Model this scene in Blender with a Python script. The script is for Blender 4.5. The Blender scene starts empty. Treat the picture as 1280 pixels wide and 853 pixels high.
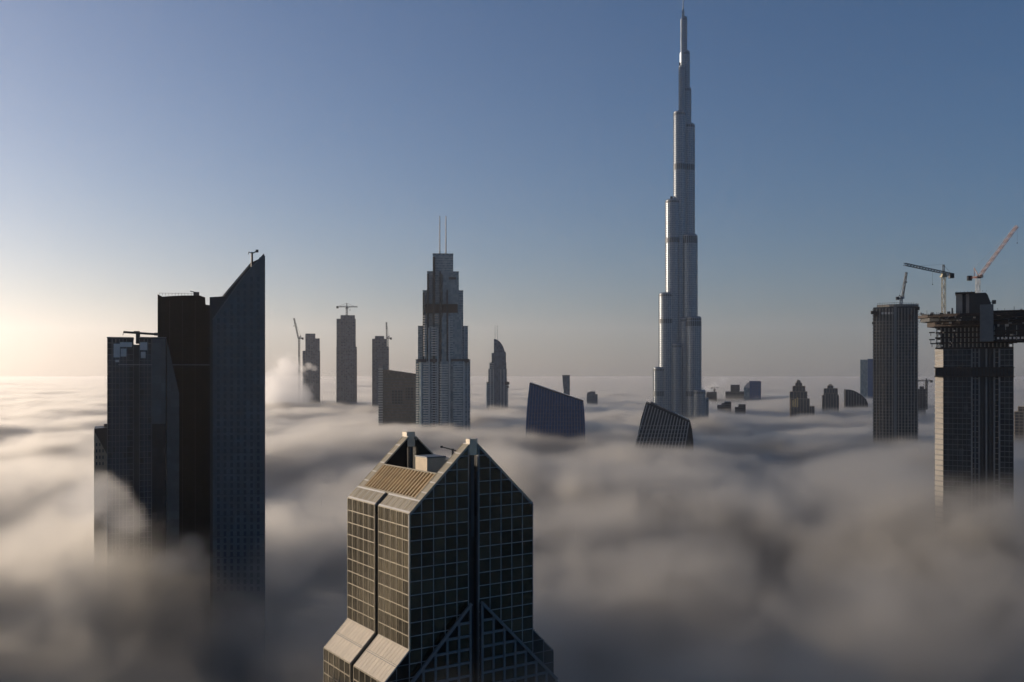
import bpy, math, random, mathutils
from math import sin, cos, radians, atan2, pi, sqrt
V = mathutils.Vector
rnd = random.Random(7)
S = bpy.context.scene
COL = S.collection

# ------------------------------------------------------------------ camera
CAM_Z, FPX, CXP, HY = 170.0, 1200.0, 640.0, 467.0
cam = bpy.data.objects.new('camera', bpy.data.cameras.new('camera'))
COL.objects.link(cam); S.camera = cam
cam.data.lens = 33.75; cam.data.sensor_width = 36
cam.data.shift_y = 0.0316
cam.data.clip_start = 1; cam.data.clip_end = 90000
cam.location = (0, 0, CAM_Z); cam.rotation_euler = (pi/2, 0, 0)

# ------------------------------------------------------------------ sky and sun
SUN_EL, SUN_AZ = radians(8.0), radians(-64)
W = bpy.data.worlds.new("World"); S.world = W; W.use_nodes = True
bg = W.node_tree.nodes['Background']
sky = W.node_tree.nodes.new('ShaderNodeTexSky'); sky.sky_type = 'NISHITA'; sky.sun_disc = False
sky.sun_elevation = SUN_EL; sky.sun_rotation = SUN_AZ
sky.altitude = 170; sky.air_density = 1.0; sky.dust_density = 1.0; sky.ozone_density = 5.0
W.node_tree.links.new(sky.outputs[0], bg.inputs[0]); bg.inputs[1].default_value = 0.08
sun = bpy.data.objects.new('sun', bpy.data.lights.new('sun', 'SUN')); COL.objects.link(sun)
sun.data.energy = 5.0; sun.data.angle = radians(.5); sun.data.color = (1, .82, .64)
sun.rotation_euler = V((sin(SUN_AZ)*cos(SUN_EL), cos(SUN_AZ)*cos(SUN_EL), sin(SUN_EL))).to_track_quat('Z', 'Y').to_euler()
sun.location = (-400, 100, 600)
S.view_settings.view_transform = 'Standard'; S.view_settings.look = 'None'
S.view_settings.gamma = 1; S.view_settings.use_curve_mapping = False
S.view_settings.exposure = 0.48
cy = S.cycles
cy.use_denoising = True; cy.use_adaptive_sampling = True; cy.adaptive_threshold = 0.02
cy.max_bounces = 8; cy.volume_bounces = 4; cy.diffuse_bounces = 2; cy.glossy_bounces = 3
cy.volume_step_rate = 1.4; cy.volume_max_steps = 400
cy.sample_clamp_indirect = 4

# ------------------------------------------------------------------ materials
def material(name, base, rough=.6, metal=0., var=.12, scale=.4, spec=.5, ior=1.45, perobj=0., cells=None, base2=None, bump=0.):
    m = bpy.data.materials.new(name); m.use_nodes = True; t = m.node_tree
    b = t.nodes['Principled BSDF']; N = t.nodes.new; L = t.links.new
    b.inputs['Roughness'].default_value = rough; b.inputs['Metallic'].default_value = metal
    b.inputs['IOR'].default_value = ior; b.inputs['Specular IOR Level'].default_value = spec
    tc = N('ShaderNodeTexCoord')
    no = N('ShaderNodeTexNoise'); no.inputs['Scale'].default_value = scale; no.inputs['Detail'].default_value = 4
    L(tc.outputs['Object'], no.inputs['Vector'])
    fac = no.outputs[0]
    ramp = N('ShaderNodeMapRange'); ramp.inputs[1].default_value = .3; ramp.inputs[2].default_value = .7
    ramp.inputs[3].default_value = 1-var; ramp.inputs[4].default_value = 1+var; L(fac, ramp.inputs[0])
    mul = N('ShaderNodeVectorMath'); mul.operation = 'SCALE'
    if cells:
        sn = N('ShaderNodeVectorMath'); sn.operation = 'MULTIPLY_ADD'
        L(tc.outputs['Object'], sn.inputs[0]); sn.inputs[1].default_value = [1/c for c in cells]; sn.inputs[2].default_value = (.37, .41, .0)
        fl = N('ShaderNodeVectorMath'); fl.operation = 'FLOOR'; L(sn.outputs[0], fl.inputs[0])
        wn = N('ShaderNodeTexWhiteNoise'); L(fl.outputs[0], wn.inputs['Vector'])
        pw = N('ShaderNodeMath'); pw.operation = 'POWER'; L(wn.outputs['Value'], pw.inputs[0]); pw.inputs[1].default_value = 2.5
        mix = N('ShaderNodeMix'); mix.data_type = 'RGBA'; L(pw.outputs[0], mix.inputs[0])
        mix.inputs[6].default_value = (*base, 1); mix.inputs[7].default_value = (*(base2 or [c*2 for c in base]), 1)
        L(mix.outputs[2], mul.inputs[0])
        rr = N('ShaderNodeMapRange'); L(wn.outputs['Value'], rr.inputs[0]); rr.inputs[3].default_value = rough; rr.inputs[4].default_value = min(1, rough+.12)
        L(rr.outputs[0], b.inputs['Roughness'])
    else:
        mul.inputs[0].default_value = base
    s = ramp.outputs[0]
    if perobj:
        oi = N('ShaderNodeObjectInfo'); mp = N('ShaderNodeMapRange'); L(oi.outputs['Random'], mp.inputs[0])
        mp.inputs[3].default_value = 1-perobj; mp.inputs[4].default_value = 1+perobj
        mm = N('ShaderNodeMath'); mm.operation = 'MULTIPLY'; L(s, mm.inputs[0]); L(mp.outputs[0], mm.inputs[1]); s = mm.outputs[0]
    L(s, mul.inputs[3]); L(mul.outputs[0], b.inputs['Base Color'])
    if bump:
        bp = N('ShaderNodeBump'); bp.inputs['Strength'].default_value = bump; bp.inputs['Distance'].default_value = .05
        L(fac, bp.inputs['Height']); L(bp.outputs[0], b.inputs['Normal'])
    return m
M = dict(
    beige=material('beige_cladding', (.34, .295, .205), .5, perobj=.07, scale=.8),
    pane=material('tinted_window_glass', (.095, .082, .052), .16, metal=.8, perobj=.35),
    blackglass=material('black_glass', (.003, .004, .004), .35, spec=.08, cells=(3, 3, 3.6), base2=(.008, .009, .009)),
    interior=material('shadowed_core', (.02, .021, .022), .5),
    louvre=material('bronze_louvre', (.50, .37, .20), .45, metal=.3, perobj=.12),
    penthouse=material('penthouse_wall', (.52, .42, .29), .7),
    bluegrey=material('blue_grey_cladding', (.07, .09, .098), .35, cells=(4, 4, 3.6), base2=(.10, .125, .135), spec=.5),
    winblue=material('recessed_window_glass', (.035, .05, .07), .15),
    dglass=material('dark_glass', (.012, .018, .024), .16, cells=(2.4, 2.4, 3.6), base2=(.035, .042, .048), spec=.35),
    gglass=material('green_grey_glass', (.17, .23, .24), .22, cells=(3, 3, 3.6), base2=(.28, .33, .34)),
    fglass=material('far_tower_glass', (.045, .08, .115), .25, cells=(4, 4, 4), base2=(.08, .13, .17)),
    steel=material('stainless_steel_and_glass', (.19, .225, .26), .33, metal=.6, cells=(3, 3, 3.7), base2=(.24, .275, .31)),
    fin=material('polished_steel_fin', (.36, .375, .39), .32, metal=.8),
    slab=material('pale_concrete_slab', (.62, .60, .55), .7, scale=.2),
    conc=material('grey_concrete', (.25, .235, .21), .85, scale=.15, bump=.3),
    rust=material('rusty_formwork', (.032, .022, .017), .8, scale=1.3, var=.75),
    dark=material('dark_steel', (.03, .032, .035), .5),
    grey=material('grey_panel', (.14, .15, .155), .5),
    blue=material('deep_blue_glass', (.012, .075, .19), .12, cells=(2, 2, 3.6), base2=(.02, .10, .25), spec=.6),
    bluefin=material('blue_grey_fin', (.05, .10, .18), .35),
    greyfin=material('weathered_grey_fin', (.46, .50, .49), .5),
    dimgrey=material('dim_grey_panel', (.085, .10, .11), .5),
    mullion=material('pale_mullion', (.29, .30, .30), .5),
    gold=material('gold_mirror_glass', (.75, .62, .38), .12, metal=.9),
    sand=material('sand_render', (.45, .37, .27), .8),
    red=material('red_paint', (.11, .02, .02), .5), white=material('white_paint', (.5, .48, .45), .5),
    yellow=material('pale_yellow_paint', (.28, .25, .17), .5),
    brownfac=material('brown_stone_facade', (.14, .115, .095), .6, cells=(3, 3, 3.6), base2=(.2, .17, .14)),
)

# ------------------------------------------------------------------ helpers
def tag(o, label=None, cat=None, group=None, kind=None):
    for k, v in (('label', label), ('category', cat), ('group', group), ('kind', kind)):
        if v: o[k] = v
    return o
class MB:
    def __init__(s): s.v = []; s.f = []
    def add(s, vs, fs):
        n = len(s.v); s.v += [tuple(p) for p in vs]; s.f += [tuple(i+n for i in f) for f in fs]; return s
    def box(s, x0, x1, y0, y1, z0, z1):
        return s.add([(x, y, z) for z in (z0, z1) for y in (y0, y1) for x in (x0, x1)],
                     [(0, 1, 5, 4), (1, 3, 7, 5), (3, 2, 6, 7), (2, 0, 4, 6), (4, 5, 7, 6), (1, 0, 2, 3)])
    def prism_y(s, poly, y0, y1):          # poly of (x, z), extruded along y
        n = len(poly)
        return s.add([(x, y0, z) for x, z in poly]+[(x, y1, z) for x, z in poly],
                     [tuple(range(n)), tuple(range(2*n-1, n-1, -1))]+[(i, i+n, (i+1) % n+n, (i+1) % n) for i in range(n)])
    def prism_z(s, poly, z0, z1):
        n = len(poly)
        return s.add([(x, y, z0) for x, y in poly]+[(x, y, z1) for x, y in poly],
                     [tuple(range(n-1, -1, -1)), tuple(range(n, 2*n))]+[(i, (i+1) % n, (i+1) % n+n, i+n) for i in range(n)])
    def cyl(s, x, y, r, z0, z1, n=24, r1=None):
        r1 = r if r1 is None else r1
        p = [(x+r*cos(2*pi*i/n), y+r*sin(2*pi*i/n), z0) for i in range(n)]+[(x+r1*cos(2*pi*i/n), y+r1*sin(2*pi*i/n), z1) for i in range(n)]
        return s.add(p, [tuple(range(n-1, -1, -1)), tuple(range(n, 2*n))]+[(i, (i+1) % n, (i+1) % n+n, i+n) for i in range(n)])
    def bar(s, a, b, w, w2=None):           # square bar between two points
        a = V(a); b = V(b); d = (b-a)
        if d.length < 1e-6: return s
        d.normalize(); up = V((0, 0, 1)) if abs(d.z) < .95 else V((0, 1, 0))
        p = d.cross(up).normalized(); q = d.cross(p).normalized(); w2 = w if w2 is None else w2
        vs = [a+p*i*w/2+q*j*w/2 for i, j in ((-1, -1), (1, -1), (1, 1), (-1, 1))]+[b+p*i*w2/2+q*j*w2/2 for i, j in ((-1, -1), (1, -1), (1, 1), (-1, 1))]
        return s.add(vs, [(3, 2, 1, 0), (4, 5, 6, 7), (0, 1, 5, 4), (1, 2, 6, 5), (2, 3, 7, 6), (3, 0, 4, 7)])
    def lattice(s, a, b, w, step, t):       # square lattice truss
        a = V(a); b = V(b); d = b-a; L = d.length; d.normalize()
        up = V((0, 0, 1)) if abs(d.z) < .95 else V((0, 1, 0))
        p = d.cross(up).normalized()*w/2; q = d.cross(p).normalized()*w/2
        cs = [p+q, p-q, -p-q, -p+q]
        for c in cs: s.bar(a+c, b+c, t)
        n = max(2, int(L/step))
        for i in range(n):
            u, v = a+d*L*i/n, a+d*L*(i+1)/n
            for k in range(4):
                c, e = cs[k], cs[(k+1) % 4]
                s.bar(u+c, v+e if i % 2 else u+e, t*.6); s.bar(u+(c if i % 2 else e), v+(e if i % 2 else c), t*.6)
        return s
    def mesh(s, name, mat):
        me = bpy.data.meshes.new(name); me.from_pydata(s.v, [], s.f); me.materials.append(mat); me.update(); return me
    def build(s, name, mat, parent=None, label=None, kind=None):
        if not s.v: return None
        o = bpy.data.objects.new(name, s.mesh(name, mat)); COL.objects.link(o); o.parent = parent
        return tag(o, label, kind=kind)
def inst(me, name, parent, loc=(0, 0, 0), rot=(0, 0, 0), scale=(1, 1, 1)):
    o = bpy.data.objects.new(name, me); COL.objects.link(o); o.parent = parent
    o.location = loc; o.rotation_euler = rot; o.scale = scale; return o
class Site:
    """an Empty at the base of a thing; X and Z turn measurements of the photo into its local metres"""
    def __init__(s, name, px, D, label, cat, group=None, yaw=0.):
        x = (px-CXP)/FPX*D; s.x, s.D = x, D
        s.rz = -atan2(x, D)+radians(yaw)
        s.root = bpy.data.objects.new(name, None); COL.objects.link(s.root)
        s.root.location = (x, D, 0); s.root.rotation_euler = (0, 0, s.rz); s.root.empty_display_size = 5
        tag(s.root, label, cat, group)
    def hit(s, px, off=0.):                 # off = metres in front of (-) or behind the site's plane
        ox, oy = s.x-sin(s.rz)*off, s.D+cos(s.rz)*off
        k = (px-CXP)/FPX; c, n = cos(s.rz), sin(s.rz)
        t = (k*oy-ox)/(c-k*n)
        return t, oy+t*n
    def X(s, px, off=0.): return s.hit(px, off)[0]
    def Z(s, px, py, off=0.): return CAM_Z+(HY-py)/FPX*s.hit(px, off)[1]

# ------------------------------------------------------------------ ground
g = MB(); NX = 24
for j in range(NX):
    for i in range(NX):
        x0, x1 = -30000+60000*i/NX, -30000+60000*(i+1)/NX; y0, y1 = -30000+60000*j/NX, -30000+60000*(j+1)/NX
        g.add([(x0, y0, 0), (x1, y0, 0), (x1, y1, 0), (x0, y1, 0)], [(0, 1, 2, 3)])
tag(g.build('ground', material('desert_city_ground', (.22, .19, .15), .9, scale=.002, var=.3)), kind='structure')

# ------------------------------------------------------------------ hero: twin-gabled tower in the foreground
def gable_tower():
    r = bpy.data.objects.new('gabled_tower', None); COL.objects.link(r)
    r.location = (-21.5, 280.3, 0); r.rotation_euler = (0, 0, radians(33.6))
    tag(r, 'gold lit glass tower with twin pointed gables and slatted roof, nearest in the fog', 'skyscraper')
    H = 19.8; ZE, ZA = 133.0, 151.9; k = (ZA-ZE)/H
    SU, SV = 1.7, 1.2                        # half widths of the slots in the wide and the narrow face
    P = M['pane']; B = M['beige']
    MB().prism_y([(-17.4, 0), (17.4, 0), (17.4, ZE-.6), (9.9, ZE+6.2), (-9.9, ZE+6.2), (-17.4, ZE-.6)], -17.2, 17.2).build('core', M['interior'], r)
    # four quarter shafts, each carrying a half gable
    for sx in (-1, 1):
        for sy in (-1, 1):
            a, b = SU*sx, (H-.35)*sx
            y0, y1 = sorted((SV*sy, (H-.35)*sy))
            lo = ZE-2.6
            MB().box(min(a, b), max(a, b), y0, y1, 0, lo).build('shaft', M['interior'], r)
            # the half gable wall at the outer end: 3.4 m thick
            yg = sorted((sy*(H-.35), sy*(H-3.6)))
            pts = [(a, lo+.01), (b, lo+.01), (b, ZE-.35), (a, ZA-SU*k-.35)]
            if sx > 0: pts = pts
            else: pts = pts[::-1]
            MB().prism_y(pts, yg[0], yg[1]).build('gable_wall', M['blackglass'], r)
    # verge frames: pale square panels along both slopes of both gables
    sl = sqrt(H*H+(ZA-ZE)**2); ang = atan2(ZA-ZE, H)
    def slope(side, t0, t1, v0, v1, th, name, mat, up=0.):
        """a plate lying on a roof slope, t along the slope, v along the ridge"""
        L = (t1-t0)*sl; me = MB().box(0, L, 0, v1-v0, -th, 0).mesh(name, mat)
        x = side*H*(1-t0); z = ZE+(ZA-ZE)*t0+up
        if side < 0: return inst(me, name, r, (x, v0, z), (0, -ang, 0))
        o = inst(me, name, r, (x, v1, z), (0, -ang, pi)); return o
    for side in (-1, 1):
        for v0, v1 in ((-H, -H+3.5), (H-3.5, H)):
            slope(side, 0, .93, v0+.02, v1-.02, .5, 'verge_beam', M['grey'], -.12)
            nP = 7
            for i in range(1, nP):
                a0, a1 = .93*i/nP+.006, .93*(i+1)/nP-.006
                slope(side, a0, a1, v0+.35, v1-.35, .12, 'verge_panel', B, .04)
            for i in range(1, nP+1):
                slope(side, .93*i/nP-.006, .93*i/nP+.006, v0, v1, .2, 'verge_rib', M['slab'], .12)
            slope(side, 0, .93, v0, v0+.3, .5, 'verge_edge', B, .14); slope(side, 0, .93, v1-.3, v1, .5, 'verge_edge', B, .14)
        # eaves band of pale panels on each half
        for sy in (-1, 1):
            v0, v1 = sorted((sy*SV, sy*H))
            slope(side, 0, .165, v0+.02, v1-.02, .7, 'eaves_beam', M['grey'], .0)
            for i in range(5):
                w = (v1-v0)/5
                slope(side, .018, .148, v0+w*i+.12, v0+w*(i+1)-.12, .1, 'eaves_panel', B, .12)
                slope(side, .018, .148, v0+w*(i+.5)-.06, v0+w*(i+.5)+.06, .1, 'eaves_rib', M['slab'], .2)
            for t in (0, .148): slope(side, t, t+.018, v0, v1, .35, 'eaves_rail', M['slab'], .2)
        slope(side, .166, .185, -H+3.5, H-3.5, .5, 'sill_rail', B, .15)
        slope(side, .50, .515, -H+3.5, H-3.5, .5, 'head_rail', B, .15)
        slope(side, .18, .5, -H+3.55, H-3.55, .3, 'roof_pan', M['interior'], -.75)
        n = 18
        for i in range(n):
            v = -H+4.2+(2*H-8.4)*i/(n-1)
            slope(side, .186, .5, v-.36, v+.36, .85, 'louvre', M['louvre'], .1)
    MB().box(-9.8, 9.8, -16, 16, ZE+6.25, ZE+6.7).build('roof_deck', M['grey'], r)
    MB().box(-7, -1, -6, 1, ZE+6.7, 146).build('penthouse', M['penthouse'], r)
    MB().box(-7.15, -.85, -6.15, 1.15, 146, 146.35).build('penthouse_roof', M['grey'], r)
    MB().box(-.9, 6, -1, 9, ZE+6.7, 144.8).build('plant_room', M['penthouse'], r)
    for sy in (-1, 1):
        # apex caps: pale blocks in the slot, turned and lightened to look sunlit
        c = 1.45; yy = sy*(H-.6)
        poly = [(-c, yy-.9), (.1, yy-1.55), (c, yy-.2), (c, yy+1.2), (-c, yy+1.2)] if sy < 0 else [(-c, yy-2.0), (c, yy-2.0), (c, yy+.9), (-c, yy+.9)]
        MB().prism_z(poly, ZA-4.3, ZA+.1).build('apex_cap', material('lightened_cap_stone', (.62, .53, .38), .5) if sy < 0 else bpy.data.materials['lightened_cap_stone'], r)
        MB().box(-c+.9, c-.9, min(yy, yy+sy*-2), max(yy, yy+sy*-2), ZE-8, ZA-4.4).build('slot_column', M['dark'], r)
        for s2 in (-1, 1):
            MB().box(s2*SU-.12, s2*SU+.12, yy+sy*.25-.15, yy+sy*.25+.6, 60, ZA-2.2).build('slot_jamb', M['grey'], r)
    # ---- glazing: panes are parts, rails and posts stand proud of them
    fh = 3.6; zrows = [ZE-fh*i for i in range(0, 21)]
    wU = (H-SU)/5; wV = (H-SV)/5
    paneU = MB().box(.1, wU-.1, -.12, .0, .1, fh-.1).mesh('glass_pane', P)
    paneV = MB().box(-.12, .0, .1, wV-.1, .1, fh-.1).mesh('glass_pane', P)
    def vcols(): return [(-H+wV*i) for i in range(5)]+[SV+wV*i for i in range(5)]
    def ucols(): return [(-H+wU*i) for i in range(5)]+[SU+wU*i for i in range(5)]
    ZS = 97.0                                # shoulder
    # narrow left face, shaft and leg
    for i in range(1, 11):
        for v in vcols(): inst(paneV, 'glass_pane', r, (-H+.15, v, zrows[i]))
    for v in vcols():
        for j in (0, 1):
            MB().box(-H+.02, -H+.22, v+wV*(j*.5+.25)-.03, v+wV*(j*.5+.25)+.03, ZS, ZE-.3).build('glazing_bar', M['beige'], r)
    for sy in (-1, 1):
        for i in range(6):
            v = sy*SV+sy*wV*i; v += (.12 if sy*i == 0 and sy > 0 else 0)
            MB().box(-H-.06, -H+.35, v-.09, v+.09, ZS-.5, ZE).build('post', B, r)
        for i in range(0, 11):
            v0, v1 = sorted((sy*SV, sy*H)); z = zrows[i]
            MB().box(-H-.1, -H+.35, v0, v1, z-.11, z+.11).build('rail', B, r)
    # wide front face
    for i in range(-6, 14):
        z0 = ZE-fh*i-fh; z1 = z0+fh
        for u in ucols():
            if i >= 1: 
                inst(paneU, 'glass_pane', r, (u, -H+.15, z0))
            else:
                top = lambda x: ZE+(ZA-ZE)*(1-abs(x)/H)-.5
                a, b = u+.1, u+wU-.1
                za, zb = min(z1-.1, top(a)), min(z1-.1, top(b)); zz = z0+.1
                if max(za, zb) <= zz+.15: continue
                pts = [(a, zz), (b, zz), (b, max(zb, zz)), (a, max(za, zz))]
                if zb < zz: xx = a+(b-a)*(za-zz)/(za-zb); pts = [(a, zz), (min(xx, b), zz), (a, za)]
                elif za < zz: xx = b-(b-a)*(zb-zz)/(zb-za); pts = [(max(xx, a), zz), (b, zz), (b, zb)]
                MB().prism_y(pts, -H+.03, -H+.15).build('gable_pane', P, r)
        # rail at z0+fh
        z = z1
        for sx in (-1, 1):
            lim = H if z <= ZE+.01 else H*(1-(z-ZE)/(ZA-ZE))
            if lim <= SU+.4: continue
            a, b = sorted((sx*SU, sx*lim))
            MB().box(a, b, -H-.12, -H+.32, z-.1, z+.1).build('rail', M['mullion'], r)
    for sx in (-1, 1):
        for i in range(6):
            u = sx*(SU+wU*i)
            zt = ZE+(ZA-ZE)*(1-abs(u)/H)-.3
            MB().box(u-.1, u+.1, -H-.08, -H+.34, 60, zt).build('post', M['mullion'], r)
    # far faces
    for i in range(0, 12):
        z = zrows[i]
        if i: MB().box(H-.3, H+.12, -H, H, z-.1, z+.1).build('rail', M['grey'], r)
    MB().box(-H, H, H-.4, H, 0, ZE).build('rear_wall', M['blackglass'], r)
    MB().box(H-.36, H-.02, -H, -SV, 0, ZE-.2).box(H-.36, H-.02, SV, H-.5, 0, ZE-.2).build('side_wall', M['blackglass'], r)
    # ---- flared legs
    F = 7.5
    for sx in (-1, 1):
        for sy in (-1, 1):
            v0, v1 = sorted((sy*SV, sy*(H-.04)))
            x0, x1 = sx*(H-1), sx*(H+F)
            poly = [(x0, 0), (x1-sx*.4, 0), (x1-sx*.4, ZS-F-.5), (x0, ZS+.3)]
            if sx < 0: poly = poly[::-1]
            MB().prism_y(poly, v0+.3, v1-.3).build('leg_block', M['interior'], r)
            # sloped shoulder in two rows of five panels
            def shoulder(s0, s1, a, b, th, name, mat, up):
                me = MB().box(0, (s1-s0), 0, b-a, -th, 0).mesh(name, mat)
                q = radians(45); px = sx*(H+F-s0*cos(q)); pz = ZS-F+s0*sin(q)+up
                if sx < 0: inst(me, name, r, (px, a, pz), (0, -q, 0))
                else: inst(me, name, r, (px, b, pz), (0, -q, pi))
            SL = F*sqrt(2)
            shoulder(0, SL, v0+.02, v1-.02, .6, 'shoulder_slab', M['grey'], -.05)
            for rr in (0, 1):
                for i in range(5):
                    w = (v1-v0)/5
                    for q2 in (0, 1):
                        a = v0+w*i+w*.5*q2
                        shoulder(.35+rr*SL/2, SL/2-.25+rr*SL/2, a+.06, a+w*.5-.06, .12, 'shoulder_panel', M['shoulder'], .12)
            for s0 in (0, SL/2-.15, SL-.3): shoulder(s0, s0+.3, v0, v1, .3, 'shoulder_rail', M['shoulder'], .22)
            for a in (v0, v1-.25): shoulder(0, SL, a, a+.25, .3, 'shoulder_edge', M['shoulder'], .2)
            if sx < 0:
                for i in range(5):
                    z0 = ZS-F-fh*(i+1)
                    for c in range(5): inst(paneV, 'leg_pane', r, (-H-F+.15, v0+(v1-v0)/5*c, z0))
                    MB().box(-H-F-.12, -H-F+.35, v0, v1, z0+fh-.14, z0+fh+.14).build('rail', B, r)
                for c in range(6):
                    v = v0+(v1-v0)/5*c
                    MB().box(-H-F-.08, -H-F+.35, v-.13, v+.13, ZS-F-fh*5, ZS-F-.1).build('post', B, r)
        # front of the leg
        a, b = sorted((sx*H, sx*(H+F)))
        tri = [(sx*H, 60), (sx*(H+F-.1), 60), (sx*(H+F-.1), ZS-F-.4), (sx*H, ZS-.4)]
        if sx < 0: tri = tri[::-1]
        MB().prism_y(tri, -H+.05, -H+.3).build('leg_front', M['blackglass'], r)
        for z in (ZS-3.6, ZS-7.2, ZS-10.8, ZS-14.4, ZS-18):
            e = min(F, ZS-z)
            q = sorted((sx*H, sx*(H+e)))
            MB().box(q[0], q[1], -H-.1, -H+.1, z-.09, z+.09).build('rail', M['grey'], r)
        for e in (3.75,):
            MB().box(sx*(H+e)-.1, sx*(H+e)+.1, -H-.06, -H+.12, 60, ZS-e).build('post', M['grey'], r)
    # ---- lower front gable, proud of the wide face with a heavier grid
    ZL = 108.5; yo = -H-1.5
    for sx in (-1, 1):
        c = sx*1.9; e = sx*27.0
        poly = [(c, 40), (e, 40), (e, ZL-27), (c, ZL-1.9)]
        if sx < 0: poly = poly[::-1]
        MB().prism_y(poly, yo+.35, -H-.16).build('lower_gable', M['blackglass'], r)
        MB().bar((sx*1.6, yo, ZL-1.3), (sx*27.2, yo, ZL-26.9), .75).build('raking_beam', M['grey'], r)
        for i in range(0, 8):
            z = ZL-6.4-fh*i; lim = min(27, ZL-z)
            if z < 55: break
            q = sorted((c, sx*(lim-.2)))
            MB().box(q[0], q[1], yo-.1, yo+.36, z-.32, z+.32).build('heavy_rail', M['grey'], r)
        for i in range(0, 8):
            u = sx*(1.9+wU*i)
            MB().box(u-.32, u+.32, yo-.14, yo+.38, 50, ZL-abs(u)-.2).build('heavy_post', M['grey'], r)
        for i in range(8):
            for j in range(8):
                u0 = 1.9+wU*i+.5; u1 = u0+wU-1.0; z0 = ZL-6.4-fh*(j+1)+.45; z1 = z0+fh-.9
                zt = min(z1, ZL-u1-.9)
                if zt < z0+.4 or u1 > 27: continue
                q = sorted((sx*u0, sx*u1)); MB().box(q[0], q[1], yo+.2, yo+.34, z0, zt).build('lower_pane', P, r)
    return r
M['shoulder'] = material('pale_shoulder_panel', (.62, .54, .41), .38, perobj=.06)
gable_tower()
# window-cleaning davit on its roof
dv = Site('cleaning_davit', 556, 282, 'thin dark window cleaning arm lying out over the open gabled roof', 'roof crane')
zr = 138.2
dv.root.location = (-17.5, 283.0, zr)
MB().cyl(0, 0, .35, 0, 9.6, 10).build('post', M['dark'], dv.root)
MB().bar((2.4, 0, 8.6), (-3.2, -.5, 10.2), .42, .3).build('arm', M['dark'], dv.root)
MB().box(-3.6, -2.9, -.9, -.1, 9.9, 10.5).build('winch_head', M['dark'], dv.root)
MB().box(-.8, .8, -.8, .8, -.0, .5).build('base_plate', M['grey'], dv.root)

# ------------------------------------------------------------------ generic stepped tower
def tower(name, px, D, secs, label, cat='skyscraper', mat='fglass', fin='grey', floor=4., bay=None, group=None, yaw=0.,
          zlow=60., band=.35, secname='tower_section', hasfins=True, bandmat=None, rail=True):
    """secs: (x0px, x1px, ytop px, front offset m, back offset m)"""
    s = Site(name, px, D, label, cat, group, yaw); bands = MB(); fins = MB(); seen = []
    for (a, b, yt, f, k) in secs:
        x0, x1 = s.X(a, f), s.X(b, f); z = s.Z((a+b)/2, yt, f)
        MB().box(x0, x1, f, k, 0, z).build(secname, M[mat], s.root)
        MB().box(x0-.2, x1+.2, f-.2, k+.2, z, z+.5).build('parapet', M[fin], s.root)
        zz = zlow
        while zz < z-1:
            bands.box(x0-band, x1+band, f-band, k+band, zz, zz+.7); zz += floor
        if hasfins:
            bw = bay or 6.; n = max(2, round((x1-x0)/bw))
            for i in range(n+1):
                x = x0+(x1-x0)*i/n
                fins.box(x-.35, x+.35, f-band-.45, f+.1, zlow-10, z-.2)
            n = max(2, round((k-f)/bw))
            for i in range(n+1):
                y = f+(k-f)*i/n
                fins.box(x0-band-.4, x0+.1, y-.3, y+.3, zlow-10, z-.3)
    bands.build('floor_bands', M[bandmat or fin], s.root, kind='stuff')
    if hasfins: fins.build('facade_fins', M[fin], s.root, kind='stuff')
    return s

# ------------------------------------------------------------------ cranes
def luffing_crane(name, px, D, ybase, ytop, tip, tipD, label, group=None, w=2., t=.35, zoff=0., mast='white', jibm='red', back=8., base=None):
    s = Site(name, px, D, label, 'tower crane', group); s.root.rotation_euler = (0, 0, 0)
    z0, z1 = s.Z(px, ybase), CAM_Z+(HY-ytop)/FPX*D
    s.root.location = (s.x, D, z0+zoff); h = z1-z0-zoff; R = s.root
    T = V(((tip[0]-CXP)/FPX*tipD-s.x, tipD-D, CAM_Z+(HY-tip[1])/FPX*tipD-(z0+zoff)))
    hd = V((T.x, T.y, 0)); hd = hd.normalized() if hd.length > 1 else V((1, 0, 0))
    MB().lattice((0, 0, 0), (0, 0, h), w, w*1.4, t).build('mast', M[mast], R)
    MB().box(-w*.8, w*.8, -w*.8, w*.8, h, h+w*.5).build('slewing_platform', M[jibm], R)
    foot = hd*w*.6+V((0, 0, h+w*.6))
    MB().lattice(foot, T, w*.75, w*1.2, t).build('jib', M[jibm], R)
    ap = V((0, 0, h))-hd*back*.45+V((0, 0, back*1.0))
    MB().bar(V((0, 0, h+w*.5))+hd*w*.3, ap, t*1.8).bar(V((0, 0, h+w*.5))-hd*w*1.5, ap, t*1.3).build('a_frame', M[jibm], R)
    cj = V((0, 0, h+w*.4))-hd*back
    MB().bar((0, 0, h+w*.4), cj, w*.6).build('counter_jib', M[jibm], R)
    MB().box(cj.x-w*.6, cj.x+w*.6, cj.y-w*.6, cj.y+w*.6, cj.z-w*.9, cj.z+w*.7).build('counterweight', M['dark'], R)
    MB().box(w*.5, w*1.4, -w*.7, w*.3, h+w*.1, h+w*1.2).build('cab', M['white'], R)
    MB().bar(ap, V(T)*.98+foot*.02, t*.35).build('pendant_cable', M['dark'], R)
    MB().bar(T, T-V((0, 0, abs(T.z-h)*.35)), t*.35).build('hoist_cable', M['dark'], R)
    hk = T-V((0, 0, abs(T.z-h)*.35)); MB().box(hk.x-t, hk.x+t, hk.y-t, hk.y+t, hk.z-3*t, hk.z).build('hook', M['dark'], R)
    return s
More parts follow.
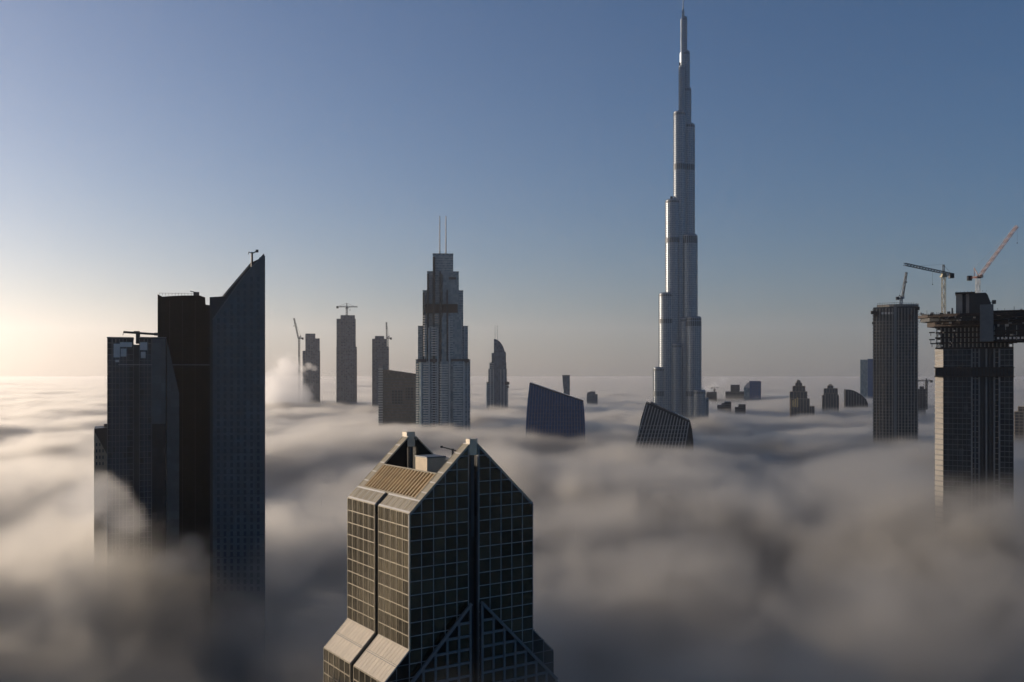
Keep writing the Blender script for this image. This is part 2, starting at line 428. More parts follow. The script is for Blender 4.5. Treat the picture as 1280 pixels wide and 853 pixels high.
def hammer_crane(name, px, D, ybase, ytop, dirn, jl, cl, label, group=None, w=2., t=.35, apex=6., mast='yellow', jibm='dark', drop=10.):
    s = Site(name, px, D, label, 'tower crane', group); s.root.rotation_euler = (0, 0, 0)
    z0, z1 = s.Z(px, ybase), CAM_Z+(HY-ytop)/FPX*D; s.root.location = (s.x, D, z0); h = z1-z0; R = s.root
    d = V((dirn[0], dirn[1], 0)).normalized()
    MB().lattice((0, 0, 0), (0, 0, h-w), w, w*1.4, t).build('mast', M[mast], R)
    MB().box(-w*.9, w*.9, -w*.9, w*.9, h-w, h-w*.5).box(-w*.6, w*.6, -w*.6, w*.6, h-w*.5, h+w*.4).build('slewing_ring', M[mast], R)
    MB().lattice(V((0, 0, h+w*.5)), d*jl+V((0, 0, h+w*.5)), w*.7, w*1.2, t*.8).build('jib', M[jibm], R)
    e = -d*cl+V((0, 0, h+w*.5)); MB().lattice(V((0, 0, h+w*.5)), e, w*.7, w, t*.8).build('counter_jib', M[jibm], R)
    MB().box(e.x-w*.7, e.x+w*.7, e.y-w*.7, e.y+w*.7, e.z-w*1.3, e.z+w*.3).build('counterweight', M['dark'], R)
    ap = V((0, 0, h+w*.6+apex)); MB().lattice((0, 0, h+w*.6), ap, w*.45, w, t*.7).build('apex', M[jibm], R)
    MB().bar(ap, d*jl*.65+V((0, 0, h+w)), t*.35).bar(ap, e, t*.35).build('tie_bars', M['dark'], R)
    MB().box(w*.6, w*1.4, -w*.8, w*.2, h-w*.6, h+w*.4).build('cab', M['white'], R)
    p = d*jl*.3+V((0, 0, h)); MB().bar(p, p-V((0, 0, drop)), t*.3).box(p.x-t, p.x+t, p.y-t, p.y+t, p.z-drop-2*t, p.z-drop).build('hoist_line', M['dark'], R)
    return s

# ------------------------------------------------------------------ left group
# slant-topped blue-grey tower
s = Site('slant_topped_tower', 298, 400, 'blue grey tower with a knife-edge slanting top rising to the right', 'skyscraper')
X, Z = s.X, s.Z
front = [(X(266), 0), (X(330.5), 0), (X(330.5), Z(330, 318)), (X(322), Z(322, 325)), (X(303), Z(303, 348)), (X(284), Z(284, 375)), (X(266), Z(266, 400))]
MB().prism_y(front, 0, 3).build('front_wall', M['bluegrey'], s.root)
backp = [(X(263, 3), 0), (X(329.5, 3), 0), (X(329.5, 3), Z(330, 320)), (X(317, 3), Z(317, 326)), (X(299, 3), Z(299, 345)), (X(279, 3), Z(279, 370)), (X(262, 3), Z(262, 371)), ]
MB().prism_y(backp, 3.05, 24).build('rear_block', M['dark'], s.root)
for i in range(9):                            # struts of the roof parapet
    f = i/8; px = 282+f*40; yb = 376-f*46
    MB().bar((X(px), 1.5, Z(px, yb+2)), (X(px+3), 4, Z(px+3, yb-9)), .35).build('parapet_strut', M['rust'], s.root)
MB().bar((X(279, 3), 2.9, Z(279, 370)), (X(316, 3), 2.9, Z(316, 326)), .7).build('ridge_beam', M['sand'], s.root)
MB().bar((X(266), -.15, Z(266, 399.6)), (X(284), -.15, Z(284, 374.6)), .5).bar((X(284), -.15, Z(284, 374.6)), (X(303), -.15, Z(303, 347.6)), .5).bar((X(303), -.15, Z(303, 347.6)), (X(330), -.15, Z(330, 318)), .5).build('coping', M['grey'], s.root)
wm = MB().box(-.55, .55, -.06, .3, 0, 1.9).mesh('window', M['winblue']); sm = MB().box(-.7, .7, -.14, .05, -.16, 0).mesh('window_sill', M['bluegrey'])
ncol = 7
for c in range(ncol):
    px = 273+c*8.3
    lim = 400-(px-266)/64*82+9
    for rw in range(46):
        yy = 352+rw*8.6
        if yy < lim or yy > 745: continue
        z = Z(px, yy)
        o = inst(wm, 'window', s.root, (X(px), -.02, z))
for yy in range(410, 700, 26):
    MB().box(X(266.2), X(330.3), -.07, .05, Z(300, yy), Z(300, yy)+.14).build('joint_band', M['winblue'], s.root)
MB().box(X(330.5), X(330.5)+.3, .0, 24, 0, Z(330, 320)).build('side_edge', M['bluegrey'], s.root)
d = Site('roof_davit', 315, 402, 'small window cleaning crane perched on the slanting tower top', 'roof crane')
z0 = CAM_Z+(HY-334)/FPX*402; d.root.location = (d.x, 402, z0)
MB().cyl(0, 0, .45, 0, 6.2, 10).build('post', M['dark'], d.root)
MB().bar((0, 0, 5.6), (1.9, -.5, 6.6), .4).bar((0, 0, 5.6), (-1.3, .3, 6.3), .35).bar((-1.3, .3, 6.3), (-1.5, .3, 5.2), .25).build('arm', M['dark'], d.root)
MB().box(1.5, 2.6, -1, 0, 6.1, 7.2).build('winch', M['dark'], d.root)

# black slab tower
s = Site('black_tower', 230, 440, 'sheer black featureless tower between the two left-hand towers', 'skyscraper')
X, Z = s.X, s.Z; pts = [(X(197), 0), (X(263), 0), (X(263), Z(263, 382)), (X(257), Z(257, 381)), (X(256.5), Z(256, 372))]
for px in (250, 240, 228, 215, 203): pts.append((X(px), Z(px, 371.5-3*sin((px-197)/50*pi/2+.3)+1)))
pts.append((X(197), Z(197, 368)))
MB().prism_y(pts, 0, 26).build('tower_slab', M['blackglass'], s.root)
MB().box(X(197), X(263), -.12, .02, Z(230, 457), Z(230, 457)+.5).build('joint_band', M['grey'], s.root)
for px in (212, 228, 244): MB().box(X(px)-.08, X(px)+.08, -.1, .02, 60, Z(px, 376)).build('mullion', M['dark'], s.root)
for i in range(13):
    px = 199+i*4; MB().bar((X(px), 1, Z(px, 369.5)), (X(px), 1, Z(px, 366.2)), .12).build('rail_post', M['dark'], s.root)
MB().bar((X(199), 1, Z(199, 366.4)), (X(248), 1, Z(248, 367.4)), .12).build('handrail', M['dark'], s.root)
d = Site('roof_davit', 244, 444, 'small cradle crane parked on the edge of the black tower roof', 'roof crane')
d.root.location = (d.x, 444, CAM_Z+(HY-370.5)/FPX*444)
MB().box(-.8, 1.8, -.8, .8, 0, 1.9).build('machine_house', M['dark'], d.root); MB().bar((0, 0, 1.8), (-2.2, 0, 2.3), .35).build('arm', M['dark'], d.root)

# facetted tower with the rooftop crane
s = Site('facetted_tower', 170, 425, 'dark facetted office tower with a notched roof, second from the left edge', 'skyscraper')
X, Z = s.X, s.Z
MB().box(X(134), X(167), 0, 22, 0, Z(150, 423)).build('left_wing', M['dglass'], s.root)
MB().box(X(174), X(207.5), 0, 22, 0, Z(190, 423)).build('right_wing', M['dglass'], s.root)
MB().box(X(167), X(174), 1.2, 22, 0, Z(170, 431)).build('recessed_spine', M['dark'], s.root)
side = [(X(207.5), 0), (X(224), 0), (X(224), Z(224, 492)), (X(208.5), Z(208, 424))]
MB().prism_y(side, .6, 21).build('sloping_wing', M['bluegrey'], s.root)
MB().box(X(190), X(207), -.5, .02, Z(200, 530), Z(200, 424)).build('blank_panel', M['bluegrey'], s.root)
wm = MB().box(-.5, .5, -.1, .02, 0, 2.2).mesh('window', M['winblue'])
bandm = MB()
for px in [138, 142.5, 147, 151.5, 156, 160.5, 178, 182.5, 187]:
    for i in range(34):
        z = Z(px, 450+i*7.2)
        if z < 88: continue
        if rnd.random() < .93: inst(wm, 'window', s.root, (X(px), -.0, z))
for i in range(40):
    z = Z(150, 428+i*7.2)
    for a, b in ((134, 167), (174, 189.5)): bandm.box(X(a), X(b), -.14, .02, z-.5, z-.3)
for px in (134.4, 140.2, 144.7, 149.2, 153.8, 158.3, 166.6, 174.4, 180.2, 184.7, 189.5): MB().box(X(px)-.14, X(px)+.14, -.3, .02, 60, Z(px, 424)).build('pilaster', M['grey'], s.root)
bandm.build('spandrels', M['grey'], s.root, kind='stuff')
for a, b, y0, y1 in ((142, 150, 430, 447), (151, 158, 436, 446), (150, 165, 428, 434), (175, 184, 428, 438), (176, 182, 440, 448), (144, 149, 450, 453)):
    MB().box(X(a), X(b), -.42, -.3, Z(a, y1), Z(a, y0)).build('painted_glint', M['slab'], s.root)  # pale matt panels stand for reflections in the glass
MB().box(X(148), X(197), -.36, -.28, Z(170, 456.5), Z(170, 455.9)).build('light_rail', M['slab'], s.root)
for px, yy in ((134, 423), (207, 423)): pass
MB().box(X(134)-.15, X(167)+.1, -.2, 22.1, Z(150, 423)+.01, Z(150, 423)+.5).box(X(174)-.1, X(207.5)+.15, -.2, 22.1, Z(190, 423)+.01, Z(190, 423)+.5).build('parapet', M['grey'], s.root)
d = Site('rooftop_crane', 172.5, 431, 'dark T-shaped cleaning crane spanning the notched roof at left', 'roof crane')
zb = CAM_Z+(HY-430)/FPX*431; d.root.location = (d.x, 431, zb); u = 431/1200
MB().box(-.9, .9, -.9, .9, 0, 13*u).build('post', M['dark'], d.root)
MB().bar((-17*u, 0, 14.4*u), (21*u, 0, 12.2*u), .95).build('boom', M['dark'], d.root)
MB().box(19*u, 24*u, -.8, .8, 10.5*u, 14*u).build('counterweight', M['dark'], d.root)
MB().bar((-17*u, 0, 14*u), (-17.5*u, 0, 10*u), .2).build('cable', M['dark'], d.root)
MB().box(-5*u, 2*u, -.6, .6, 14.3*u, 15.8*u).build('winch_box', M['dark'], d.root)

s = Site('low_block', 126, 470, 'low building end with its sunlit side coloured paler, left of the facetted tower', 'building')
X, Z = s.X, s.Z
MB().prism_y([(X(117.5), 0), (X(136), 0), (X(136), Z(134, 572)), (X(117.5), Z(117, 539))], 0, 3).build('side_wall', M['sand'], s.root)  # paler colour stands for sunlight on this side
MB().prism_y([(X(117.8), 0), (X(139), 0), (X(139), Z(134, 535)), (X(117.8), Z(117, 536.5))], 3.05, 24).build('roof_block', M['dark'], s.root)
for i in range(4):
    for j in range(3 if i else 2):
        MB().box(X(120+j*4), X(121.6+j*4), -.1, .05, Z(120, 558+i*8), Z(120, 554+i*8)).build('window', M['winblue'], s.root)
MB().box(X(130), X(134), 8, 12, Z(132, 535), Z(132, 531.5)).build('roof_vent', M['dark'], s.root)

# ------------------------------------------------------------------ far left trio and its cranes
tower('slim_tower', 390, 2500, [(378.5, 400, 439, 0, 45), (382, 394, 417.5, -6, 30), (394, 399.5, 423.5, -3, 30)],
      'grey blue unfinished tower beside the steam plume, leftmost of the distant trio', group='distant towers topped out beneath cranes')
tower('slim_tower', 433, 2500, [(421, 444.5, 399, 0, 45), (426, 443.5, 394.5, -5, 38), (420.8, 446, 434, 1, 46)],
      'tallest round-shouldered tower of the distant trio with a crane on its top', group='distant towers topped out beneath cranes', mat='fglass')
tower('slim_tower', 476, 2250, [(465.5, 483, 424, 0, 40), (469, 480, 420.5, -5, 30), (479, 486, 434, -3, 34)],
      'slim grey tower just left of the low dark building, rightmost of the distant trio', group='distant towers topped out beneath cranes')
for i in range(17):
    pass
luffing_crane('luffing_crane', 374, 2450, 505, 424, (367.5, 398), 2450, 'thin crane rising out of the steam left of the distant trio', 'far luffing cranes', w=3.4, t=.9, mast='grey', jibm='grey', back=9)
hammer_crane('hammerhead_crane', 433.5, 2510, 395, 384.5, (1, .15), 28, 24, 'small crane with a flat jib on top of the tallest distant trio tower', None, w=3.6, t=1.0, apex=9, mast='grey', jibm='grey', drop=6)
luffing_crane('luffing_crane', 484.5, 2270, 440, 424, (483, 403), 2270, 'thin crane standing on the shoulder of the slim tower by the low dark building', 'far luffing cranes', w=3.2, t=.8, mast='grey', jibm='grey', back=8)

# low dark building
s = Site('dark_hotel_block', 497, 1560, 'low broad dark building with a sloping roofline left of the stepped tower', 'building')
X, Z = s.X, s.Z
MB().prism_y([(X(473.5), 0), (X(524), 0), (X(524), Z(524, 468)), (X(486), Z(486, 462.5)), (X(473.5), Z(473.5, 462))], 0, 60).build('main_block', M['brownfac'], s.root)
MB().box(X(473.2), X(478.5), -3, 20, 0, Z(475, 455.5)).build('stair_tower', M['conc'], s.root)
for i in range(30):
    z = Z(475, 462+i*3.1)
    if z < 70: break
    MB().box(X(473), X(478.6), -4.2, -2.9, z, z+1.1).build('balcony_slab', M['slab'], s.root)
for px in range(481, 524, 4): MB().box(X(px)-.5, X(px)+.5, -1.2, .05, 60, Z(px, 463+(px-480)*.11)-6).build('pier', M['brownfac'], s.root)
for i in range(16):
    z = Z(500, 474+i*3.6); MB().box(X(480), X(523.5), -.7, .03, z, z+1.0).build('spandrel', M['grey'], s.root)
MB().bar((X(479), -1, Z(479, 463.5)), (X(523.8), -1, Z(523.8, 469.5)), 3.2).build('cornice', M['brownfac'], s.root)
MB().box(X(490), X(503), -.4, .1, Z(495, 505), Z(495, 488)).build('recess_panel', M['dark'], s.root)
MB().box(X(507), X(518), -.4, .1, Z(512, 500), Z(512, 484)).build('recess_panel', M['dark'], s.root)

# ------------------------------------------------------------------ stepped tower with two masts
s = Site('stepped_twin_mast_tower', 554, 1400, 'tall stepped green grey tower with two thin masts and stacked balconies', 'skyscraper')
X, Z = s.X, s.Z
T = [(541, 566.5, 318, -2, 22), (533.8, 573.5, 340, 1, 30), (528.3, 579, 363.5, 4, 36), (522.3, 585, 408, 6, 44), (519.5, 588, 450, 8, 52)]
for a, b, yt, f, k in T:
    MB().box(X(a), X(b), f, k, 0, Z(554, yt)).build('tower_tier', M['gglass'], s.root)
    MB().box(X(a)-.3, X(b)+.3, f-.3, k+.3, Z(554, yt), Z(554, yt)+.8).build('parapet', M['grey'], s.root)
for px in (549.7, 557.4):
    MB().cyl(X(px), 2, .95, Z(px, 322), Z(px, 270), 8, .6).build('mast', M['dimgrey'], s.root)
# bays: (x0, x1, ytop, y bottom, front, balconies?)
def bay(a, b, yt, yb, f, mat='gglass'):
    x0, x1 = X(a), X(b); c = min(3., (x1-x0)*.45)
    MB().prism_z([(x0, f+c*.8), (x0+c, f), (x1, f), (x1, f+9), (x0, f+9)], 0, Z(554, yt)).build('bay', M[mat], s.root)
def balconies(a, b, yt, yb, f, step=3.55, bright='slab'):
    n = int((Z(554, yt)-Z(554, yb))/step); z = Z(554, yt); x0, x1 = X(a), X(b); c = min(3., (x1-x0)*.45)
    me = MB().prism_z([(x0, f+c*.8-1.7), (x0+c, f-1.7), (x1, f-1.7), (x1, f+2.6), (x0, f+2.6)], -1.4, 0).mesh('balcony', M[bright])
    for i in range(n):
        inst(me, 'balcony', s.root, (0, 0, z-step*i))
for a, b, yt, yb, f in [(541, 544, 322, 600, -5.5), (549.2, 551.2, 340, 600, -8), (558, 560, 363, 600, -7), (533.8, 536.2, 343, 600, -3), (528.4, 530.6, 366, 600, -1)]:
    MB().box(X(a), X(b), f, f+9, 0, Z(554, yt)).build('dark_fin', M['dglass'], s.root)
bay(551, 573, 343, 600, -4); bay(560.5, 577, 392, 600, -5.5)
bay(536.5, 548, 409, 600, -5); bay(550, 559, 396, 600, -7); bay(529, 534, 408, 600, -2)
bay(524, 547, 452, 600, -4, 'gglass'); bay(549, 560, 452, 600, -9); bay(563, 580, 452, 600, -7, 'gglass')
for a, b in ((532, 541), (543.5, 549), (552, 572)):
    MB().box(X(a), X(b), -4.6, 2, Z(554, 391.5), Z(554, 380.5)).build('mechanical_band', M['rust'], s.root)
for a, b in ((522, 533), (535, 548), (550, 562), (564, 586)):
    MB().box(X(a), X(b), -6.0, 7.8, Z(554, 453), Z(554, 449)).build('mechanical_band', M['dark'], s.root)
balconies(541.5, 548, 394, 409, -4.5); balconies(529, 533, 395, 449, -2); balconies(538.5, 546, 410, 448, -5)
balconies(559, 566, 396, 448, -5.5, bright='greyfin')
balconies(520.2, 525, 455, 545, 6); balconies(528.5, 536, 455, 548, -4); balconies(537.5, 546, 455, 548, -4.2, bright='greyfin')
balconies(549.5, 560, 456, 548, -9, bright='greyfin'); balconies(566, 578, 455, 545, -7, bright='greyfin')
for px, yt, f in ((536.3, 410, -4), (547.2, 410, -5), (561.5, 396, -6.2), (570, 408, 5.5), (577, 408, 5.5), (581, 408, 5.5), (526.7, 452, -3), (536.8, 452, -6), (547, 452, -6), (562, 452, -8), (579.5, 452, -8), (584.5, 452, 7)):
    MB().box(X(px)-.8, X(px)+.8, f-2, f+3, 60, Z(554, yt)).build('pier', M['greyfin'], s.root)
fm = MB()
for i in range(70):
    z = Z(554, 322+i*3.1)
    for (a, b, yt, f, k) in T:
        if z < Z(554, yt)-1 and z > 60: fm.box(X(a)-.15, X(b)+.15, f-.15, k+.15, z, z+.5)
fm.build('floor_bands', M['greyfin'], s.root, kind='stuff')
MB().box(X(561), X(570), -4.25, -4, Z(560, 350), Z(560, 347)).build('sign_band', M['dark'], s.root)

# sail-topped stepped tower
s = Site('sail_topped_tower', 621.5, 2100, 'stepped tower with a quarter-round sail top and two needle masts', 'skyscraper')
X, Z = s.X, s.Z
arc = [(X(617.3), Z(617, 445)), (X(632.2), Z(632, 445))]+[(X(617.3+14.9*cos(t*pi/20)), Z(620, 450-26*sin(t*pi/20))) for t in range(1, 11)]
MB().prism_y([(x, z) for x, z in arc], -2, 20).build('sail_crown', M['fglass'], s.root)
for a, b, yt, f, k in ((617.3, 632.2, 440, -3, 22), (614.5, 632.4, 441.5, -1, 26), (612, 633, 453.5, 1, 30), (610.4, 633.5, 461.5, 0, 34), (608, 635.3, 479.5, -1, 40)):
    MB().box(X(a), X(b), f, k, 0, Z(621, yt)).build('tower_tier', M['fglass'], s.root)
fm = MB()
for i in range(28):
    z = Z(621, 455+i*2.3)
    if z > 60: fm.box(X(608 if z < Z(621, 480) else 611)-.3, X(635.2 if z < Z(621, 480) else 632.8)+.3, -1.6, 1, z, z+.9)
fm.build('floor_bands', M['greyfin'], s.root, kind='stuff')
for px in (608.5, 613, 617, 626, 630, 634.5): MB().box(X(px)-.9, X(px)+.9, -3, 0, 60, Z(621, 480 if px < 610 or px > 633 else 462)).build('pier', M['greyfin'], s.root)
for px in (618.8, 621.8): MB().cyl(X(px), 4, .8, Z(px, 426), Z(px, 407), 8, .5).build('mast', M['greyfin'], s.root)
MB().box(X(631), X(636.8), -4, 8, Z(634, 481), Z(634, 477.5)).box(X(633.5), X(636.4), -4, 4, Z(634, 485), Z(634, 483)).build('roof_pod', M['dark'], s.root)
MB().box(X(608), X(634), -2.4, 2, Z(621, 479.5), Z(621, 478)).build('setback_ledge', M['dark'], s.root)

# ------------------------------------------------------------------ blue curved-side tower and leaning tower
def ribbed(name, px, D, outline, label, mat, finmat, nfin, topL, topR, botL, botR, depth=42):
    s = Site(name, px, D, label, 'office tower')
    pts = [(s.X(a), s.Z(a, b)) for a, b in outline]
    MB().prism_y(pts, 0, depth).build('curved_block', M[mat], s.root)
    for i in range(nfin+1):
        f = i/nfin
        a = (topL[0]+(topR[0]-topL[0])*f, topL[1]+(topR[1]-topL[1])*f+1.5); b = (botL[0]+(botR[0]-botL[0])*f, botL[1])
        MB().bar((s.X(a[0]), -.4, s.Z(*a)), (s.X(b[0]), -.4, s.Z(*b)), 1.1).build('fin', M[finmat], s.root)
    for i in range(12):
        f = i/12.; y = topR[1]+6+i*5
        xl, xr = botL[0]+(topL[0]-botL[0])*(1-(y-topL[1])/(botL[1]-topL[1])), botR[0]-(botR[0]-topR[0])*(1-(y-topR[1])/(botR[1]-topR[1]))
        MB().bar((s.X(xl+.5), -.05, s.Z(xl, y)), (s.X(xr-.5), -.05, s.Z(xr, y)), .4).build('floor_line', M[finmat], s.root)
    return s
s = ribbed('blue_office_tower', 694, 1180, [(655.5, 620), (656.8, 545), (658, 520), (659.5, 500), (662, 478.8), (663.5, 478.6), (729.2, 501), (730.8, 520), (731.6, 545), (732, 620)],
       'deep blue ribbed tower with a roof sloping down to the right', 'blue', 'bluefin', 19, (663.5, 479.5), (728, 501), (656, 600), (731.5, 600))
MB().bar((s.X(662), -.6, s.Z(662, 479.3)), (s.X(729.3), -.6, s.Z(729.3, 501.6)), 1.3).build('roof_edge', M['dark'], s.root)
s = ribbed('leaning_ribbed_tower', 832, 1080, [(780, 620), (797, 545), (801, 525), (807.5, 503.2), (811, 504.2), (811.8, 506.2), (813.2, 503.2), (848, 519), (848.8, 521.5), (850, 519.8), (862.5, 526.3), (865, 536), (866.5, 550), (869, 620)],
       'leaning pale grey ribbed tower with dark sloping roof, in front of the tallest tower', 'dglass', 'mullion', 15, (809, 504), (861, 526.5), (776, 620), (846, 620))
for k in range(4):
    a = 813.5+k*8.9; b = a+8.2
    MB().bar((s.X(a), -1, s.Z(a, 504.3+(a-813.5)*.46)), (s.X(b), -1, s.Z(b, 504.3+(b-813.5)*.46)), 1.6).build('roof_edge', M['dark'], s.root)
MB().bar((s.X(850.5), -1, s.Z(850.5, 521)), (s.X(862.5), -1, s.Z(862.5, 527)), 1.6).build('roof_edge', M['dark'], s.root)

# ------------------------------------------------------------------ the tallest tower
s = Site('supertall_tower', 853, 1690, 'immensely tall silver tower of stepped tubes tapering to a needle spire', 'skyscraper')
s.root.rotation_euler = (0, 0, s.rz); X, Z = s.X, s.Z; R = s.root
u = 1690/1200
tubes = [  # x0, x1, ytop, y offset of the tube centre
    (852.6, 855.2, 12, 0), (852, 858.6, 21, 2), (851.8, 862, 63.5, 4), (850.5, 863.8, 109.5, 4), (848.6, 856, 84, -6),
    (842, 857.5, 141.5, -8), (851, 868.3, 155.5, 2), (832, 850.5, 251, -12), (852.5, 871.6, 295, -10),
    (842, 856, 262, -4), (824, 842.5, 367, -16), (840, 852, 300, -8), (857, 876.2, 397, -20), (817, 831, 459, -22), (850, 864, 398, -14),
    (866, 881.3, 487, -30), (872, 885.5, 497, -2), (840, 852, 430, -22), (832, 842, 405, -16)]
rings = MB()
for i, (a, b, yt, yc) in enumerate(tubes):
    x0, x1 = X(a), X(b); r = (x1-x0)/2; xc = (x0+x1)/2; zt = Z(853, yt)
    MB().cyl(xc, yc, r, 0, zt-r*.15, 28).cyl(xc, yc, r, zt-r*.15, zt, 28, r*.9).build('tube', M['steel'], R)
    if abs(xc) > 3 or abs(yc) > 6:            # web joining the tube to the core
        d = V((0-xc, 12-yc, 0)); p = V((-d.y, d.x, 0)).normalized()*r*.8; e = V((0, 12, 0)); c = V((xc, yc, 0))
        MB().prism_z([tuple((c+p)[:2]), tuple((c-p)[:2]), tuple((e-p)[:2]), tuple((e+p)[:2])][::-1], 0, zt-1).build('wing', M['steel'], R)
    z = max(70, zt-1000); fr = MB(); vf = MB()
    zz = 60.
    while zz < zt-1:
        n = 28; 
        pp = [(xc+(r+.16)*cos(2*pi*q/n), yc+(r+.16)*sin(2*pi*q/n)) for q in range(n)]
        fr.prism_z(pp, zz, zz+.6); zz += 3.8
    fr.build('spandrel_rings', M['fin'], R, kind='stuff')
    n = 22
    for q in range(n):
        t = 2*pi*q/n
        if sin(t) > .3: continue
        x, y = xc+(r+.25)*cos(t), yc+(r+.25)*sin(t)
        vf.bar((x, y, 60), (x, y, zt-2), .62)
    vf.build('vertical_fins', M['fin'], R, kind='stuff')
    MB().cyl(xc, yc, r+.35, zt-7, zt-3.4, 24).build('crown_band', M['dimgrey'], R)
for (yt, yb, lst) in ((207, 214, (5, 6)), (299, 305, (7,)), (399.5, 405, (10,)), (489, 495, (13, 12)), (300, 306, (8,)), (403, 409, (12,))):
    for k in lst:
        a, b, _, yc = tubes[k]; x0, x1 = X(a), X(b)
        MB().cyl((x0+x1)/2, yc, (x1-x0)/2+.45, Z(853, yb), Z(853, yt), 28).build('mechanical_band', M['dimgrey'], R)
MB().cyl(X(854), 0, 1.5, Z(853, 14), Z(853, 5), 10, .9).cyl(X(854), 0, .8, Z(853, 5), Z(853, -6), 8, .5).build('spire', M['fin'], R)
MB().box(X(838), X(841), -14, -8, Z(853, 251), Z(853, 247)).build('roof_plant', M['dark'], R)
MB().box(X(848.8), X(851), -8, -4, Z(853, 85), Z(853, 80)).build('roof_plant', M['dark'], R)

# ------------------------------------------------------------------ small far buildings
FG = 'small buildings far off in the fog'
s = Site('waisted_tower', 708, 2700, 'tiny pinched tower peeping above the blue tower roof', 'skyscraper')
X, Z = s.X, s.Z
MB().prism_y([(X(705), 0), (X(712.3), 0), (X(712.3), Z(708, 470)), (X(702.8), Z(708, 470)), (X(703.5), Z(708, 480)), (X(704.5), Z(708, 488))], 0, 40).build('tower_body', M['fglass'], s.root)
MB().box(X(702.6), X(712.5), -2, 42, Z(708, 470), Z(708, 469)).build('roof_rim', M['grey'], s.root)
tower('distant_block', 740, 2500, [(733.5, 747, 493.5, 0, 50), (737, 744, 490, 5, 40), (734, 737, 491, 2, 20)], 'tiny cluster-like roof right of the blue tower, barely above the fog', 'building', mat='fglass', floor=8, hasfins=False, zlow=40)
hammer_crane('hammerhead_crane', 893, 3000, 492, 485.5, (1, .2), 14, 9, 'tiny dark crane by the small steam puff right of the tallest tower', None, w=3, t=1.2, apex=4, mast='dark', jibm='dark', drop=4)
tower('distant_block', 889, 3000, [(883, 896, 490.5, 0, 50)], 'flat dark roof under the tiny crane beside the tallest tower', 'building', mat='dglass', floor=6, hasfins=False)
tower('distant_block', 918.5, 3100, [(907, 930, 490, 0, 60), (913.5, 924.5, 481.5, 4, 40)], 'dark block with a raised centre just left of the mirrored building', 'building', mat='dglass', floor=6, bay=12)
s = tower('mirrored_block', 941, 3000, [(937, 950.5, 476.8, 0, 50), (949, 951.2, 477.5, 2, 30)], 'blue glass block with a sun flash painted white on its left corner', 'building', mat='blue', fin='bluefin', floor=8, bay=9)
MB().prism_y([(s.X(929.8), 0), (s.X(937), 0), (s.X(937), s.Z(937, 477)), (s.X(929.8), s.Z(930, 484))], 1, 46).build('sloping_wing', M['gglass'], s.root)
MB().prism_y([(s.X(930), s.Z(930, 484.5)), (s.X(937), s.Z(937, 485)), (s.X(937), s.Z(937, 477.5)), (s.X(934), s.Z(934, 479))], -.6, .9).build('painted_glint', M['white'], s.root)  # sun flash on the corner put in as white paint
tower('distant_block', 905, 2150, [(896.5, 907, 507, 0, 30), (902, 908, 504.5, 8, 30), (905.5, 914, 502.8, 3, 34)], 'low stepped rooftop just showing through fog right of the tallest tower', 'building', mat='dglass', floor=5, hasfins=False)
tower('distant_block', 925, 2100, [(918.5, 930, 509.5, 0, 30), (923, 932, 506, 4, 30)], 'lower rooftop nearly sunk in fog beneath the mirrored building', 'building', mat='dglass', floor=5, hasfins=False)
s = tower('spired_hotel', 1001, 1900, [(987.5, 1009, 490, 0, 40), (991, 1006.5, 483, 2, 34), (994.5, 1002.5, 479, 6, 26), (996, 1000.5, 477, 8, 20), (1007, 1018, 508.5, 2, 34), (988.5, 1012, 499, -3, 40)],
      'stepped brown hotel tower with a pointed top and a bright gold panel', 'building', mat='brownfac', fin='sand', floor=4, bay=6, bandmat='grey')
MB().prism_z([(s.X(998)-3, 8), (s.X(998)+3, 8), (s.X(998)+3, 14), (s.X(998)-3, 14)], s.Z(998, 477.1), s.Z(998, 475.3)).build('lantern', M['sand'], s.root)
for i in range(3):
    MB().box(s.X(990.5+i*2.7), s.X(992.4+i*2.7), -4.6, -3.9, s.Z(990, 509), s.Z(990, 500-i*1.5)).build('lit_panel', M['gold'], s.root)
s = tower('domed_hotel', 1038, 2000, [(1028, 1048.6, 494.5, 0, 36), (1030, 1047, 486, 3, 30), (1034.5, 1041.5, 482.5, 5, 26), (1032, 1045, 492, -3, 30)],
      'twin-shouldered brown hotel tower with a small dome, right of the spired one', 'building', mat='brownfac', fin='sand', floor=4, bay=5, bandmat='grey')
MB().cyl(s.X(1038), 12, 4.6, s.Z(1038, 482.5), s.Z(1038, 480.5), 16, 2.6).build('dome', M['sand'], s.root)
s = Site('curved_roof_building', 1070, 2300, 'low building with a roof curving down to the right, beside the domed hotel', 'building')
arc = [(1056, 487.8), (1060, 487.3), (1066, 488.3), (1072, 491), (1078, 495), (1083, 500), (1085, 505), (1085.5, 540)]
MB().prism_y(([(s.X(1056), 0)]+[(s.X(a), s.Z(a, b)) for a, b in arc]+[(s.X(1085.5), 0)])[::-1], 0, 45).build('curved_hall', M['dglass'], s.root)
MB().box(s.X(1055), s.X(1057), -2, 46, 0, s.Z(1056, 486.8)).build('end_wall', M['sand'], s.root)
for i in range(7): MB().box(s.X(1060+i*3.4), s.X(1060.8+i*3.4), -.8, .05, 50, s.Z(1060+i*3.4, 488.5+i*i*.33)).build('rib', M['grey'], s.root)
s = tower('pale_glass_slab', 1084, 2900, [(1084.5, 1094, 449, 0, 50)], 'plain two-tone glass slab half hidden behind the dark concrete tower', 'skyscraper', mat='blue', fin='bluefin', floor=8, bay=12, hasfins=False)
MB().box(s.X(1075.3), s.X(1084.4), 1, 48, 0, s.Z(1080, 449.8)).build('pale_wing', M['gglass'], s.root)
tower('distant_block', 1152, 1800, [(1146, 1157, 487, 0, 30), (1150, 1155, 483.5, 4, 20)], 'dark block showing just right of the dark concrete tower foot', 'building', mat='dglass', floor=4, bay=6)
